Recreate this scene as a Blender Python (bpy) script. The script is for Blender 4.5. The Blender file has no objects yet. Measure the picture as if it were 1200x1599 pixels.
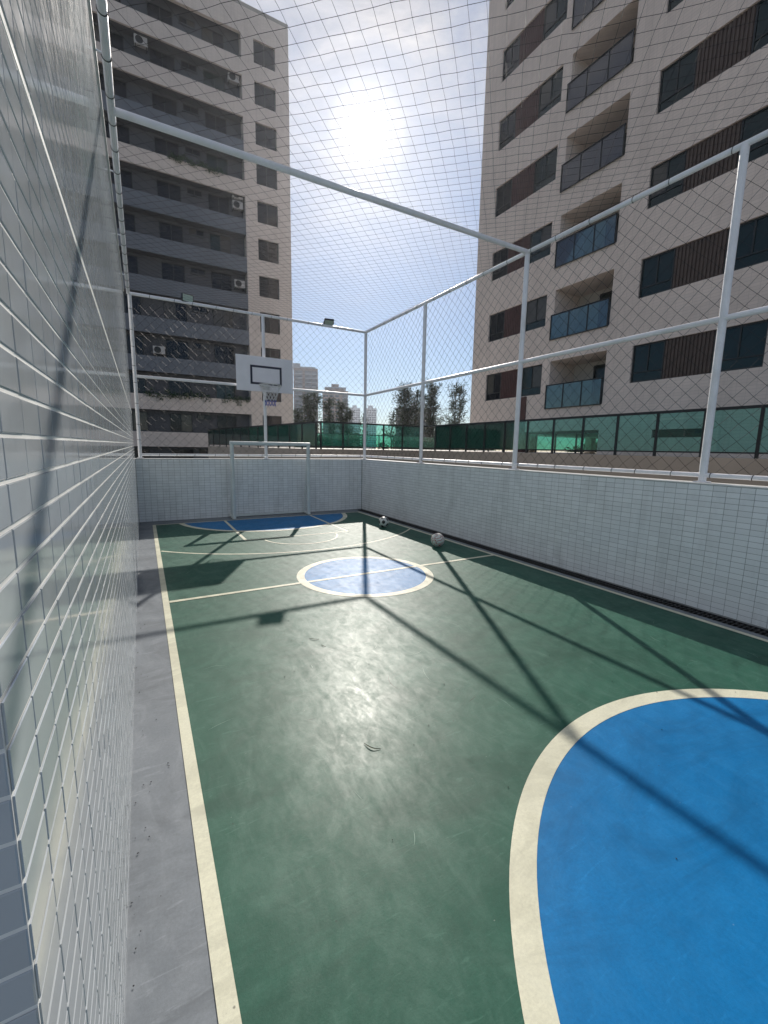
import bpy, bmesh, math, random
from mathutils import Vector, Matrix
random.seed(7)
S = bpy.context.scene
COL = S.collection
R_ = math.radians

# ---------------------------------------------------------------- camera
cam_d = bpy.data.cameras.new('camera')
cam_d.sensor_fit = 'VERTICAL'
cam_d.sensor_height = 24.0
cam_d.lens = 24.0 * 662.3 / 1599.0
cam_d.clip_start = 0.02
cam_d.clip_end = 3000
cam = bpy.data.objects.new('camera', cam_d)
COL.objects.link(cam)
RC = ((0.87085, -0.05859, 0.48804), (-0.49124, -0.13873, 0.85991), (0.01733, -0.98860, -0.14959))
m = Matrix(((RC[0][0], -RC[0][1], -RC[0][2], 0), (RC[1][0], -RC[1][1], -RC[1][2], 0),
            (RC[2][0], -RC[2][1], -RC[2][2], 1.6), (0, 0, 0, 1)))
cam.matrix_world = m
S.camera = cam

# ---------------------------------------------------------------- sky and sun
SUN_EL, SUN_AZ = R_(33.25), R_(26.6)          # azimuth from +Y towards +X
SD = Vector((math.sin(SUN_AZ) * math.cos(SUN_EL), math.cos(SUN_AZ) * math.cos(SUN_EL), math.sin(SUN_EL)))
W = bpy.data.worlds.new('World')
S.world = W
W.use_nodes = True
nt = W.node_tree
nt.nodes.clear()


def wn(t, **k):
    n = nt.nodes.new(t)
    for a, b in k.items():
        setattr(n, a, b)
    return n


def wl(a, b):
    nt.links.new(a, b)


def wm(op, a, b=None, clamp=False):
    n = wn('ShaderNodeMath', operation=op, use_clamp=clamp)
    for i, v in enumerate((a, b)):
        if v is None:
            continue
        if isinstance(v, (int, float)):
            n.inputs[i].default_value = v
        else:
            wl(v, n.inputs[i])
    return n.outputs[0]


sky = wn('ShaderNodeTexSky', sky_type='NISHITA')
sky.sun_disc = False
sky.sun_elevation = SUN_EL
sky.sun_rotation = SUN_AZ
sky.altitude = 10
sky.air_density = 1.0
sky.dust_density = 0.25
sky.ozone_density = 1.5
tc = wn('ShaderNodeTexCoord')
vn = wn('ShaderNodeVectorMath', operation='NORMALIZE')
wl(tc.outputs['Generated'], vn.inputs[0])
dp = wn('ShaderNodeVectorMath', operation='DOT_PRODUCT')
wl(vn.outputs[0], dp.inputs[0])
dp.inputs[1].default_value = SD
ang = wm('MULTIPLY', wm('ARCCOSINE', wm('MINIMUM', dp.outputs['Value'], 1.0)), 180 / math.pi)
# circumsolar glow of a hazy tropical sky: a bright core and a wide skirt
core = wm('MULTIPLY', wm('EXPONENT', wm('MULTIPLY', wm('POWER', wm('DIVIDE', ang, 2.0), 2.0), -1.0)), 22.0)
skirt = wm('MULTIPLY', wm('EXPONENT', wm('MULTIPLY', ang, -1 / 7.5)), 2.2)
mid = wm('MULTIPLY', wm('EXPONENT', wm('MULTIPLY', ang, -1 / 3.0)), 4.0)
glow = wm('ADD', wm('ADD', core, mid), skirt)
# thin high cloud
mp = wn('ShaderNodeMapping')
mp.inputs['Scale'].default_value = (1.0, 1.0, 2.2)
wl(vn.outputs[0], mp.inputs[0])
no = wn('ShaderNodeTexNoise')
no.inputs['Scale'].default_value = 2.6
no.inputs['Detail'].default_value = 7
no.inputs['Roughness'].default_value = 0.58
no.inputs['Distortion'].default_value = 0.5
wl(mp.outputs[0], no.inputs['Vector'])
cr = wn('ShaderNodeMapRange')
cr.inputs['From Min'].default_value = 0.30
cr.inputs['From Max'].default_value = 0.62
wl(no.outputs[0], cr.inputs['Value'])
sep = wn('ShaderNodeSeparateXYZ')
wl(vn.outputs[0], sep.inputs[0])
alt = wn('ShaderNodeMapRange')
alt.inputs['From Min'].default_value = 0.22
alt.inputs['From Max'].default_value = 0.62
wl(sep.outputs['Z'], alt.inputs['Value'])
cfac = wm('MULTIPLY', wm('MULTIPLY', cr.outputs[0], alt.outputs[0]), 0.92)
mixc = wn('ShaderNodeMix', data_type='RGBA')
wl(cfac, mixc.inputs['Factor'])
skyt = wn('ShaderNodeMix', data_type='RGBA', blend_type='MULTIPLY')
skyt.inputs['Factor'].default_value = 1
wl(sky.outputs[0], skyt.inputs['A'])
skyt.inputs['B'].default_value = (.80, .92, 1.06, 1)
wl(skyt.outputs['Result'], mixc.inputs['A'])
no2 = wn('ShaderNodeTexNoise')
no2.inputs['Scale'].default_value = 5.5
no2.inputs['Detail'].default_value = 8
no2.inputs['Roughness'].default_value = 0.62
no2.inputs['Distortion'].default_value = 0.7
wl(mp.outputs[0], no2.inputs['Vector'])
cr2 = wn('ShaderNodeMapRange')
cr2.inputs['From Min'].default_value = 0.36
cr2.inputs['From Max'].default_value = 0.66
wl(no2.outputs[0], cr2.inputs['Value'])
ccol = wn('ShaderNodeMix', data_type='RGBA')
wl(cr2.outputs[0], ccol.inputs['Factor'])
ccol.inputs['A'].default_value = (5.4, 5.5, 6.3, 1)
ccol.inputs['B'].default_value = (9.3, 9.0, 9.0, 1)
wl(ccol.outputs['Result'], mixc.inputs['B'])
gcol = wn('ShaderNodeMix', data_type='RGBA', blend_type='MULTIPLY')
gcol.inputs['Factor'].default_value = 1
gcol.inputs['A'].default_value = (1.0, 0.95, 0.94, 1)
wl(glow, gcol.inputs['B'])
addc = wn('ShaderNodeMix', data_type='RGBA', blend_type='ADD')
addc.inputs['Factor'].default_value = 1
wl(mixc.outputs['Result'], addc.inputs['A'])
wl(gcol.outputs['Result'], addc.inputs['B'])
bg = wn('ShaderNodeBackground')
bg.inputs['Strength'].default_value = 0.057
wl(addc.outputs['Result'], bg.inputs['Color'])
wo = wn('ShaderNodeOutputWorld')
wl(bg.outputs[0], wo.inputs['Surface'])

sun_d = bpy.data.lights.new('sun', 'SUN')
sun_d.energy = 3.7
sun_d.angle = R_(0.55)
sun_d.color = (1.0, 0.93, 0.85)
sun = bpy.data.objects.new('sun', sun_d)
sun.rotation_euler = SD.to_track_quat('Z', 'Y').to_euler()
sun.location = SD * 60
COL.objects.link(sun)

S.view_settings.view_transform = 'Standard'
S.view_settings.look = 'None'
S.view_settings.exposure = 0.40
S.view_settings.gamma = 1.0
S.view_settings.use_curve_mapping = False
S.render.engine = 'CYCLES'
S.cycles.use_denoising = True
S.cycles.max_bounces = 8
S.cycles.transparent_max_bounces = 24
S.cycles.volume_bounces = 0
S.cycles.sample_clamp_indirect = 4.0


# ---------------------------------------------------------------- materials
class NT:
    def __init__(self, name):
        self.m = bpy.data.materials.new(name)
        self.m.use_nodes = True
        self.t = self.m.node_tree
        self.b = self.t.nodes['Principled BSDF']

    def n(self, t, **k):
        x = self.t.nodes.new(t)
        for a, b in k.items():
            setattr(x, a, b)
        return x

    def l(self, a, b):
        self.t.links.new(a, b)

    def pos(self, scale=(1, 1, 1)):
        g = self.n('ShaderNodeNewGeometry')
        mpp = self.n('ShaderNodeMapping')
        mpp.inputs['Scale'].default_value = scale
        self.l(g.outputs['Position'], mpp.inputs[0])
        return mpp.outputs[0]

    def noise(self, scale, detail=4, rough=.55, vec=None, dist=0.0):
        x = self.n('ShaderNodeTexNoise')
        x.inputs['Scale'].default_value = scale
        x.inputs['Detail'].default_value = detail
        x.inputs['Roughness'].default_value = rough
        x.inputs['Distortion'].default_value = dist
        self.l(vec if vec is not None else self.pos(), x.inputs['Vector'])
        return x.outputs[0]

    def mr(self, v, a, b, c, d):
        x = self.n('ShaderNodeMapRange')
        for i, q in zip(('From Min', 'From Max', 'To Min', 'To Max'), (a, b, c, d)):
            x.inputs[i].default_value = q
        self.l(v, x.inputs['Value'])
        return x.outputs[0]

    def mix(self, f, a, b, blend='MIX'):
        x = self.n('ShaderNodeMix', data_type='RGBA', blend_type=blend)
        for s, v in (('Factor', f), ('A', a), ('B', b)):
            i = x.inputs[s]
            if isinstance(v, (int, float)):
                i.default_value = v
            elif isinstance(v, tuple):
                i.default_value = v + (1,) if len(v) == 3 else v
            else:
                self.l(v, i)
        return x.outputs['Result']

    def bump(self, h, s, d=0.01):
        x = self.n('ShaderNodeBump')
        x.inputs['Strength'].default_value = s
        x.inputs['Distance'].default_value = d
        self.l(h, x.inputs['Height'])
        self.l(x.outputs[0], self.b.inputs['Normal'])

    def set(self, col=None, rough=None, spec=None, metal=None):
        for k, v in (('Base Color', col), ('Roughness', rough), ('Specular IOR Level', spec), ('Metallic', metal)):
            if v is None:
                continue
            i = self.b.inputs[k]
            if isinstance(v, (int, float)):
                i.default_value = v
            elif isinstance(v, tuple):
                i.default_value = v + (1,)
            else:
                self.l(v, i)
        return self.m


def sc(c, f):
    return tuple(x * f for x in c)


def plain(name, col, rough=.5, var=.12, scale=3.0, spec=.5, metal=0.0, bump=0.0, dirt=None):
    k = NT(name)
    c = k.mix(k.mr(k.noise(scale, 5), .3, .7, 0, 1), sc(col, 1 - var), sc(col, 1 + var))
    if dirt:
        c = k.mix(k.mr(k.noise(scale * .35, 6, .65), .5, .75, 0, dirt[1]), c, dirt[0])
    r = k.mr(k.noise(scale * 2, 4), .3, .7, max(rough - .08, .02), min(rough + .08, 1))
    k.set(c, r, spec, metal)
    if bump:
        k.bump(k.noise(scale * 14, 4), bump, .01)
    return k.m


def floor_paint(name, col, worn, rough=.50, var=.16, scuff=.5):
    k = NT(name)
    big = k.mr(k.noise(.9, 6, .6, dist=.4), .3, .7, 0, 1)
    mid = k.mr(k.noise(6.5, 6, .65, dist=.6), .35, .7, 0, 1)
    c = k.mix(big, sc(col, 1 - var), sc(col, 1 + var))
    c = k.mix(k.mr(mid, 0, 1, 0, .34), c, worn)
    # directional broom and foot scuffs
    st = k.noise(10, 5, .7, k.pos((1.0, .22, 1)), .8)
    c = k.mix(k.mr(st, .58, .78, 0, .30 * scuff), c, worn)
    st2 = k.noise(34, 3, .6, k.pos((.16, 1.0, 1)), 1.2)
    c = k.mix(k.mr(st2, .61, .70, 0, .6 * scuff), c, sc(worn, 1.5))
    # small dark pits and pale specks
    v = k.n('ShaderNodeTexVoronoi', feature='F1')
    v.inputs['Scale'].default_value = 5.5
    k.l(k.pos(), v.inputs['Vector'])
    c = k.mix(k.mr(v.outputs['Distance'], .012, .03, .75, 0), c, (.02, .022, .02))
    v2 = k.n('ShaderNodeTexVoronoi', feature='F1')
    v2.inputs['Scale'].default_value = 8.7
    k.l(k.pos((1, 1.3, 1)), v2.inputs['Vector'])
    c = k.mix(k.mr(v2.outputs['Distance'], .012, .035, .55 * scuff, 0), c, (.55, .58, .53))
    gr = k.noise(85, 3, .7)
    c = k.mix(k.mr(gr, .35, .7, 0, .30), c, sc(col, .55))
    sw = k.noise(5.0, 8, .72, k.pos((1.0, .45, 1)), 1.6)
    c = k.mix(k.mr(sw, .48, .68, 0, .75 * scuff), c, sc(worn, 1.15))
    sw2 = k.noise(2.3, 8, .72, k.pos((.5, 1.0, 1)), 1.2)
    c = k.mix(k.mr(sw2, .46, .64, 0, .62), c, sc(col, .60))
    r = k.mr(k.noise(14, 8, .72, k.pos((1.0, .5, 1)), 1.0), .28, .72, rough - .06, rough + .10)
    k.set(c, r, .15)
    k.l(k.mr(sw, .35, .65, .05, .17), k.b.inputs['Coat Weight'])
    k.l(k.mr(k.noise(21, 8, .72, k.pos((1.0, .6, 1)), .8), .3, .7, .26, .42), k.b.inputs['Coat Roughness'])
    h = k.n('ShaderNodeMath', operation='ADD')
    k.l(k.noise(46, 4, .7), h.inputs[0])
    k.l(k.noise(150, 3, .7), h.inputs[1])
    k.bump(h.outputs[0], .22, .0016)
    return k.m


def tile_mat(name, col, rough=.12, var=.05, dirt=(.35, .36, .34)):
    k = NT(name)
    oi = k.n('ShaderNodeObjectInfo')
    ge = k.n('ShaderNodeNewGeometry')
    ad = k.n('ShaderNodeMath', operation='ADD')
    k.l(oi.outputs['Random'], ad.inputs[0])
    k.l(ge.outputs['Random Per Island'], ad.inputs[1])
    fr = k.n('ShaderNodeMath', operation='FRACT')
    k.l(ad.outputs[0], fr.inputs[0])
    c = k.mix(fr.outputs[0], sc(col, 1 - var), sc(col, 1 + var))
    c = k.mix(k.mr(k.noise(2.2, 6, .7, k.pos((1, 1, .35)), .4), .5, .8, 0, .4), c, dirt)
    r = k.mr(k.noise(7, 5, .65, k.pos((1, 1, .4))), .3, .75, rough * .8, rough * 1.5)
    k.set(c, r, .55)
    k.bump(k.noise(16, 3), .03, .006)
    return k.m


def glass_mat(name, tint, refl=.9, body=None, amount=.1, base=0.0):
    k = NT(name)
    t = k.t
    tr = k.n('ShaderNodeBsdfTransparent')
    tr.inputs['Color'].default_value = tint + (1,)
    gl = k.n('ShaderNodeBsdfGlossy')
    gl.inputs['Roughness'].default_value = .03
    gl.inputs['Color'].default_value = (refl, refl, refl, 1)
    fr = k.n('ShaderNodeFresnel')
    fr.inputs['IOR'].default_value = 1.45
    mx = k.n('ShaderNodeMixShader')
    ba = k.n('ShaderNodeMath', operation='ADD', use_clamp=True)
    ba.inputs[1].default_value = base
    k.l(fr.outputs[0], ba.inputs[0])
    k.l(ba.outputs[0], mx.inputs[0])
    k.l(tr.outputs[0], mx.inputs[1])
    k.l(gl.outputs[0], mx.inputs[2])
    out = [n for n in t.nodes if n.type == 'OUTPUT_MATERIAL'][0]
    if body:
        tl = k.n('ShaderNodeBsdfTranslucent')
        tl.inputs['Color'].default_value = body + (1,)
        m2 = k.n('ShaderNodeMixShader')
        m2.inputs[0].default_value = amount
        k.l(mx.outputs[0], m2.inputs[1])
        k.l(tl.outputs[0], m2.inputs[2])
        mx = m2
    k.l(mx.outputs[0], out.inputs['Surface'])
    return k.m


def leaf_mat(name, col, var=.35):
    k = NT(name)
    ge = k.n('ShaderNodeNewGeometry')
    c = k.mix(ge.outputs['Random Per Island'], sc(col, 1 - var), sc(col, 1 + var))
    k.set(c, .55, .35)
    k.b.inputs['Subsurface Weight'].default_value = 0
    tl = k.n('ShaderNodeBsdfTranslucent')
    k.l(c, tl.inputs['Color'])
    mx = k.n('ShaderNodeMixShader')
    mx.inputs[0].default_value = .35
    out = [n for n in k.t.nodes if n.type == 'OUTPUT_MATERIAL'][0]
    k.l(k.b.outputs[0], mx.inputs[1])
    k.l(tl.outputs[0], mx.inputs[2])
    k.l(mx.outputs[0], out.inputs['Surface'])
    return k.m


M = {}
M['green'] = floor_paint('green_court_paint', (.024, .108, .073), (.070, .160, .122))
M['blue'] = floor_paint('blue_court_paint', (.002, .172, .44), (.014, .20, .46), .50, .10, .35)
M['greyfloor'] = floor_paint('grey_floor_paint', (.20, .225, .25), (.27, .295, .32), .50, .08, .5)
M['line'] = floor_paint('cream_line_paint', (.76, .75, .58), (.66, .66, .54), .5, .05, .3)
M['tileL'] = tile_mat('glazed_white_blue_tile', (.47, .51, .54), .085)
M['tileR'] = tile_mat('white_wall_tile', (.86, .885, .89), .20)
M['groutL'] = plain('pale_grout', (.82, .82, .79), .8, .08, 9, .2)
M['groutR'] = plain('dirty_grout', (.32, .33, .33), .85, .3, 4, .2)
M['render'] = plain('wall_render', (.42, .42, .41), .8, .1, 3, .2)
M['trim'] = plain('white_trim', (.74, .75, .73), .5, .06, 5)
M['pipe'] = plain('white_pipe_paint', (.90, .90, .92), .34, .05, 6, dirt=((.45, .43, .38), .35))
M['goal'] = plain('goal_paint', (.70, .76, .75), .4, .05, 6, dirt=((.4, .38, .33), .3))
M['cord'] = plain('black_net_cord', (.022, .022, .024), .6, .2, 20, .3)
M['black'] = plain('black_metal', (.012, .014, .015), .4, .2, 8)
M['drain'] = plain('dark_drain', (.02, .02, .021), .6, .3, 12)
M['board'] = plain('backboard_paint', (.90, .89, .93), .45, .05, 4)
M['navy'] = plain('navy_paint', (.012, .014, .04), .5, .1, 8)
M['rim'] = plain('rim_paint', (.66, .66, .64), .4, .06, 12)
M['netw'] = plain('white_net_cord', (.72, .72, .72), .7, .05, 20)
M['netb'] = plain('blue_net_cord', (.03, .07, .42), .7, .05, 20)


def facade_mat(name, col):
    k = NT(name)
    c = k.mix(k.mr(k.noise(.45, 5), .3, .7, 0, 1), sc(col, .93), sc(col, 1.05))
    st = k.noise(2.6, 6, .7, k.pos((1, 1, .07)), .3)
    c = k.mix(k.mr(st, .5, .72, 0, .30), c, sc(col, .62))
    # faint courses of small cladding tiles
    b = k.n('ShaderNodeTexBrick')
    b.offset = 0.0
    b.inputs['Scale'].default_value = 1.0
    b.inputs['Mortar Size'].default_value = .006
    b.inputs['Brick Width'].default_value = .25
    b.inputs['Row Height'].default_value = .10
    b.inputs['Color1'].default_value = (1, 1, 1, 1)
    b.inputs['Color2'].default_value = (.93, .93, .93, 1)
    b.inputs['Mortar'].default_value = (.80, .80, .80, 1)
    g = k.n('ShaderNodeNewGeometry')
    sp = k.n('ShaderNodeSeparateXYZ')
    k.l(g.outputs['Position'], sp.inputs[0])
    ad = k.n('ShaderNodeMath', operation='ADD')
    k.l(sp.outputs['X'], ad.inputs[0])
    k.l(sp.outputs['Y'], ad.inputs[1])
    cb = k.n('ShaderNodeCombineXYZ')
    k.l(ad.outputs[0], cb.inputs['X'])
    k.l(sp.outputs['Z'], cb.inputs['Y'])
    k.l(cb.outputs[0], b.inputs['Vector'])
    c = k.mix(1.0, c, b.outputs['Color'], 'MULTIPLY')
    k.set(c, .6, .35)
    return k.m


M['beige'] = facade_mat('beige_facade', (.80, .675, .60))
M['beigeL'] = facade_mat('pale_beige_facade', (.60, .545, .51))
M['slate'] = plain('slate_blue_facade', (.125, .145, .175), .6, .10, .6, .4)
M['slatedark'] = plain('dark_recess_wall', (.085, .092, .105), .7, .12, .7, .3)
M['brown'] = plain('brown_slat', (.085, .058, .046), .55, .15, 5)
M['redbrown'] = plain('red_brown_panel', (.085, .036, .032), .5, .12, 3)
M['frame'] = plain('dark_window_frame', (.018, .022, .022), .4, .2, 6)
M['pane'] = NT('dark_green_glass').set((.010, .024, .022), .06, .5)
M['panedark'] = NT('dark_grey_glass').set((.014, .016, .020), .10, .32)
M['paneblue'] = NT('blue_curtain_glass').set((.02, .055, .12), .10, .6)
M['panecurt'] = NT('curtained_glass').set((.085, .08, .07), .12, .4)
M['greenglass'] = glass_mat('green_railing_glass', (.60, .86, .82), .9, (.05, .30, .25), .025)
M['balcglass'] = glass_mat('dark_balcony_glass', (.46, .63, .62), .9, None, 0, .10)
M['terr'] = plain('terrace_wall_paint', (.50, .41, .33), .8, .08, 1.2, .2, dirt=((.30, .25, .2), .4))
M['terrfloor'] = plain('terrace_floor', (.52, .49, .44), .7, .1, 1.5)
M['ground'] = plain('pale_ground', (.33, .32, .28), .9, .3, .05)
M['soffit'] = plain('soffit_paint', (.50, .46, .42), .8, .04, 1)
M['acw'] = plain('ac_white', (.42, .42, .42), .45, .05, 6)
M['lampbody'] = plain('lamp_housing', (.02, .021, .022), .5, .2, 10)
M['lampglass'] = NT('lamp_glass').set((.46, .55, .46), .15, .5)
M['bark'] = plain('bark', (.13, .105, .085), .9, .25, 9, .2)
M['needle'] = leaf_mat('casuarina_needles', (.036, .052, .026))
M['leaf'] = leaf_mat('broad_leaves', (.035, .075, .028))
M['leafdry'] = plain('dry_leaf', (.055, .075, .04), .6, .2, 30)
M['twA'] = plain('tower_brown', (.10, .060, .055), .7, .08, .05)
M['twAw'] = plain('tower_white', (.20, .22, .27), .7, .05, .05)
M['twB'] = plain('tower_tan', (.17, .11, .092), .7, .07, .05)
M['twC'] = plain('tower_pale', (.52, .53, .56), .7, .05, .05)
M['twE'] = plain('tower_grey', (.20, .205, .215), .7, .08, .05)
M['twgl'] = NT('tower_window_glass').set((.04, .05, .07), .12, .5)
M['ballw'] = plain('ball_white', (.70, .72, .68), .35, .05, 20)
M['ballk'] = plain('ball_black', (.02, .02, .02), .4, .2, 20)
M['ballr'] = plain('ball_red', (.42, .09, .075), .4, .1, 20)
M['concrete'] = plain('concrete', (.33, .32, .30), .85, .12, 1.5)


# ---------------------------------------------------------------- mesh helpers
class MB:
    def __init__(self):
        self.v, self.f, self.mi = [], [], []

    def add(self, vs, fs, mi=0):
        o = len(self.v)
        self.v += [tuple(p) for p in vs]
        self.f += [tuple(i + o for i in q) for q in fs]
        self.mi += [mi] * len(fs)
        return self

    def box(self, x0, x1, y0, y1, z0, z1, mi=0):
        vs = [(x, y, z) for z in (z0, z1) for y in (y0, y1) for x in (x0, x1)]
        return self.add(vs, [(0, 2, 3, 1), (4, 5, 7, 6), (0, 1, 5, 4), (2, 6, 7, 3), (0, 4, 6, 2), (1, 3, 7, 5)], mi)

    def bbox(self, x0, x1, y0, y1, z0, z1, b=.005, mi=0):
        """box with chamfered edges"""
        bm = bmesh.new()
        bmesh.ops.create_cube(bm, size=1)
        for v in bm.verts:
            v.co = Vector(((x0 + x1) / 2 + v.co.x * (x1 - x0), (y0 + y1) / 2 + v.co.y * (y1 - y0), (z0 + z1) / 2 + v.co.z * (z1 - z0)))
        bmesh.ops.bevel(bm, geom=bm.edges[:], offset=b, segments=1, affect='EDGES')
        bm.verts.index_update()
        self.add([v.co[:] for v in bm.verts], [[v.index for v in f.verts] for f in bm.faces], mi)
        bm.free()
        return self

    def tube(self, p0, p1, r, n=12, r1=None, cap=True, mi=0):
        p0, p1 = Vector(p0), Vector(p1)
        r1 = r if r1 is None else r1
        d = (p1 - p0).normalized()
        a = d.orthogonal().normalized()
        b = d.cross(a)
        vs = []
        for p, q in ((p0, r), (p1, r1)):
            for i in range(n):
                t = 2 * math.pi * i / n
                vs.append(p + (a * math.cos(t) + b * math.sin(t)) * q)
        fs = [(i, (i + 1) % n, n + (i + 1) % n, n + i) for i in range(n)]
        if cap:
            fs += [tuple(range(n - 1, -1, -1)), tuple(range(n, 2 * n))]
        return self.add(vs, fs, mi)

    def path(self, pts, r, n=8, closed=False, mi=0):
        pts = [Vector(p) for p in pts]
        k = len(pts)
        vs = []
        prev = None
        for i, p in enumerate(pts):
            a = pts[(i - 1) % k] if (closed or i) else p
            b = pts[(i + 1) % k] if (closed or i < k - 1) else p
            d = (b - a).normalized()
            u = d.orthogonal().normalized() if prev is None else (prev - d * prev.dot(d)).normalized()
            prev = u
            w = d.cross(u)
            rr = r[i] if isinstance(r, (list, tuple)) else r
            for j in range(n):
                t = 2 * math.pi * j / n
                vs.append(p + (u * math.cos(t) + w * math.sin(t)) * rr)
        fs = []
        for i in range(k if closed else k - 1):
            i2 = (i + 1) % k
            for j in range(n):
                j2 = (j + 1) % n
                fs.append((i * n + j, i * n + j2, i2 * n + j2, i2 * n + j))
        if not closed:
            fs += [tuple(range(n - 1, -1, -1)), tuple((k - 1) * n + j for j in range(n))]
        return self.add(vs, fs, mi)

    def poly(self, pts, mi=0):
        return self.add(pts, [tuple(range(len(pts)))], mi)

    def mesh(self, name, mats, smooth=False):
        me = bpy.data.meshes.new(name)
        me.from_pydata(self.v, [], self.f)
        for q in (mats if isinstance(mats, (list, tuple)) else [mats]):
            me.materials.append(q)
        if any(self.mi):
            me.polygons.foreach_set('material_index', self.mi)
        if smooth:
            me.polygons.foreach_set('use_smooth', [True] * len(me.polygons))
            try:
                me.set_sharp_from_angle(angle=R_(40))
            except Exception:
                pass
        me.update()
        return me

    def build(self, name, mats, parent=None, smooth=False, loc=None):
        return link(name, self.mesh(name, mats, smooth), parent, loc)


def link(name, me, parent=None, loc=None):
    o = bpy.data.objects.new(name, me)
    COL.objects.link(o)
    if parent is not None:
        o.parent = parent
        # parts are modelled in world coordinates: cancel the parent's translation
        if loc is None:
            w = parent
            t = Vector((0, 0, 0))
            while w is not None:
                t += w.location
                w = w.parent
            o.location = -t
    if loc is not None:
        t = Vector((0, 0, 0))
        w = parent
        while w is not None:
            t += w.location
            w = w.parent
        o.location = Vector(loc) - t
    return o


def tag(o, label=None, cat=None, group=None, kind=None):
    for k, v in (('label', label), ('category', cat), ('group', group), ('kind', kind)):
        if v:
            o[k] = v
    return o


def thing(name, label, cat, loc=(0, 0, 0), group=None):
    o = bpy.data.objects.new(name, None)
    o.empty_display_size = .2
    COL.objects.link(o)
    o.location = loc
    return tag(o, label, cat, group)


def struct(o):
    o['kind'] = 'structure'
    return o


def stuff(o):
    o['kind'] = 'stuff'
    return o


# ---------------------------------------------------------------- dimensions of the court
XL, XR, YB = -0.134, 4.943, 9.9          # wall faces
ZW = 1.302                               # low wall
ZT, ZM, ZB = 4.453, 2.917, 1.378         # rails
XF, YF = 5.058, 9.995                    # fence planes
POSTS = [9.995, 7.395, 4.807, 2.216, -.374]
YN = -.374

# ---------------------------------------------------------------- ground and court floor
ground = struct(MB().poly([(-900, -300, -3), (900, -300, -3), (900, 1500, -3), (-900, 1500, -3)]).build('ground', M['ground']))
pod = struct(MB().box(-6, 5.4, -6, 10.12, -2.9, -.16).build('podium', M['concrete']))
fl = MB().box(-5, 4.74, -5, YB + .02, -.15, 0)
floor = struct(fl.build('floor', M['greyfloor']))


def sheet(name, pts, z, mat):
    """thin painted film"""
    return MB().poly([(x, y, z) for x, y in pts]).build(name, mat, floor)


def arc(cx, cy, r, a0, a1, n=64):
    return [(cx + r * math.cos(R_(a0 + (a1 - a0) * i / n)), cy + r * math.sin(R_(a0 + (a1 - a0) * i / n))) for i in range(n + 1)]


def band(name, cx, cy, r0, r1, a0, a1, z, mat, n=72, closed=False):
    o = arc(cx, cy, r1, a0, a1, n)
    i = arc(cx, cy, r0, a0, a1, n)
    mb = MB()
    for q in range(n):
        mb.add([(*i[q], z), (*o[q], z), (*o[q + 1], z), (*i[q + 1], z)], [(0, 1, 2, 3)])
    return mb.build(name, mat, floor)


YE0, YE1 = -.10, 9.44
sheet('green_court', [(.148, YE0), (4.592, YE0), (4.592, YE1), (.148, YE1)], .0012, M['green'])
# goal areas and the centre circle
for cy, lo in ((-.40, 1), (9.74, -1)):
    d = abs((YE0 if lo > 0 else YE1) - cy)
    t = math.degrees(math.asin(d / 1.768))
    pts = arc(2.4, cy, 1.768, t, 180 - t) if lo > 0 else arc(2.4, cy, 1.768, 180 + t, 360 - t)
    sheet('goal_area', pts, .0024, M['blue'])
    t = math.degrees(math.asin(d / 1.82))
    band('goal_area_line', 2.4, cy, 1.768, 1.868, t if lo > 0 else 180 + t, 180 - t if lo > 0 else 360 - t, .0036, M['line'])
sheet('centre_circle', arc(2.4, 4.677, .775, 0, 354.4, 63), .0024, M['blue'])
band('centre_circle_line', 2.4, 4.677, .77, .866, 0, 360, .0036, M['line'])


def rect(name, x0, x1, y0, y1, z=.010):
    return sheet(name, [(x0, y0), (x1, y0), (x1, y1), (x0, y1)], z, M['line'])


rect('side_line', .092, .149, YE0 - .03, YE1 + .03, .0044)
rect('side_line', 4.590, 4.648, YE0 - .03, YE1 + .03, .0044)
rect('half_line', .151, 4.588, 4.652, 4.708, .0048)
rect('end_line', .151, 4.588, YE1 - .02, YE1 + .022, .0048)
rect('end_line', .151, 4.588, YE0 - .03, YE0 + .02, .0048)
rect('lane_line', 1.425, 1.475, 7.32, YE1 - .022, .0032)
rect('lane_line', 3.325, 3.372, 7.32, YE1 - .022, .0032)
rect('free_throw_line', 1.425, 3.372, 7.28, 7.318, .0032)
band('free_throw_arc', 2.4, 7.26, .64, .675, 186, 354, .0040, M['line'])
band('three_point_arc', 2.4, 9.30, 3.14, 3.18, 224.9, 315.5, .0028, M['line'])

# drain channel along the right wall
drain = thing('drain_channel', 'black slotted drain running along the foot of the long right wall', 'drain', (4.84, 4.5, -.12))
MB().box(4.741, XR - .002, -5, YB, -.14, -.11).build('channel_bed', M['drain'], drain)
g = MB()
for x in (4.748, 4.845, 4.925):
    g.box(x, x + .012, -5, YB - .01, -.028, -.006)
g.build('grate_rail', M['drain'], drain)
g = MB()
y = -1.0
while y < YB - .04:
    g.box(4.748, 4.937, y, y + .014, -.034, -.008)
    y += .042
stuff(g.build('grate_bar', M['drain'], drain))


# ---------------------------------------------------------------- tiled walls
def tile_mesh(name, w, h, d, mat, b=.0012):
    """one tile in local coordinates: face in +Y local, u along X, v along Z"""
    vs = []
    for (dx, dy) in ((0, 0), (0, d - b), (b, d)):
        vs += [(-w / 2 + dx, dy, -h / 2 + dx), (w / 2 - dx, dy, -h / 2 + dx), (w / 2 - dx, dy, h / 2 - dx), (-w / 2 + dx, dy, h / 2 - dx)]
    fs = [(8, 11, 10, 9)]
    for k in (0, 4):
        for i in range(4):
            j = (i + 1) % 4
            fs.append((k + i, k + 4 + i, k + 4 + j, k + j))
    return MB().add(vs, fs).mesh(name, mat)


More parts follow.
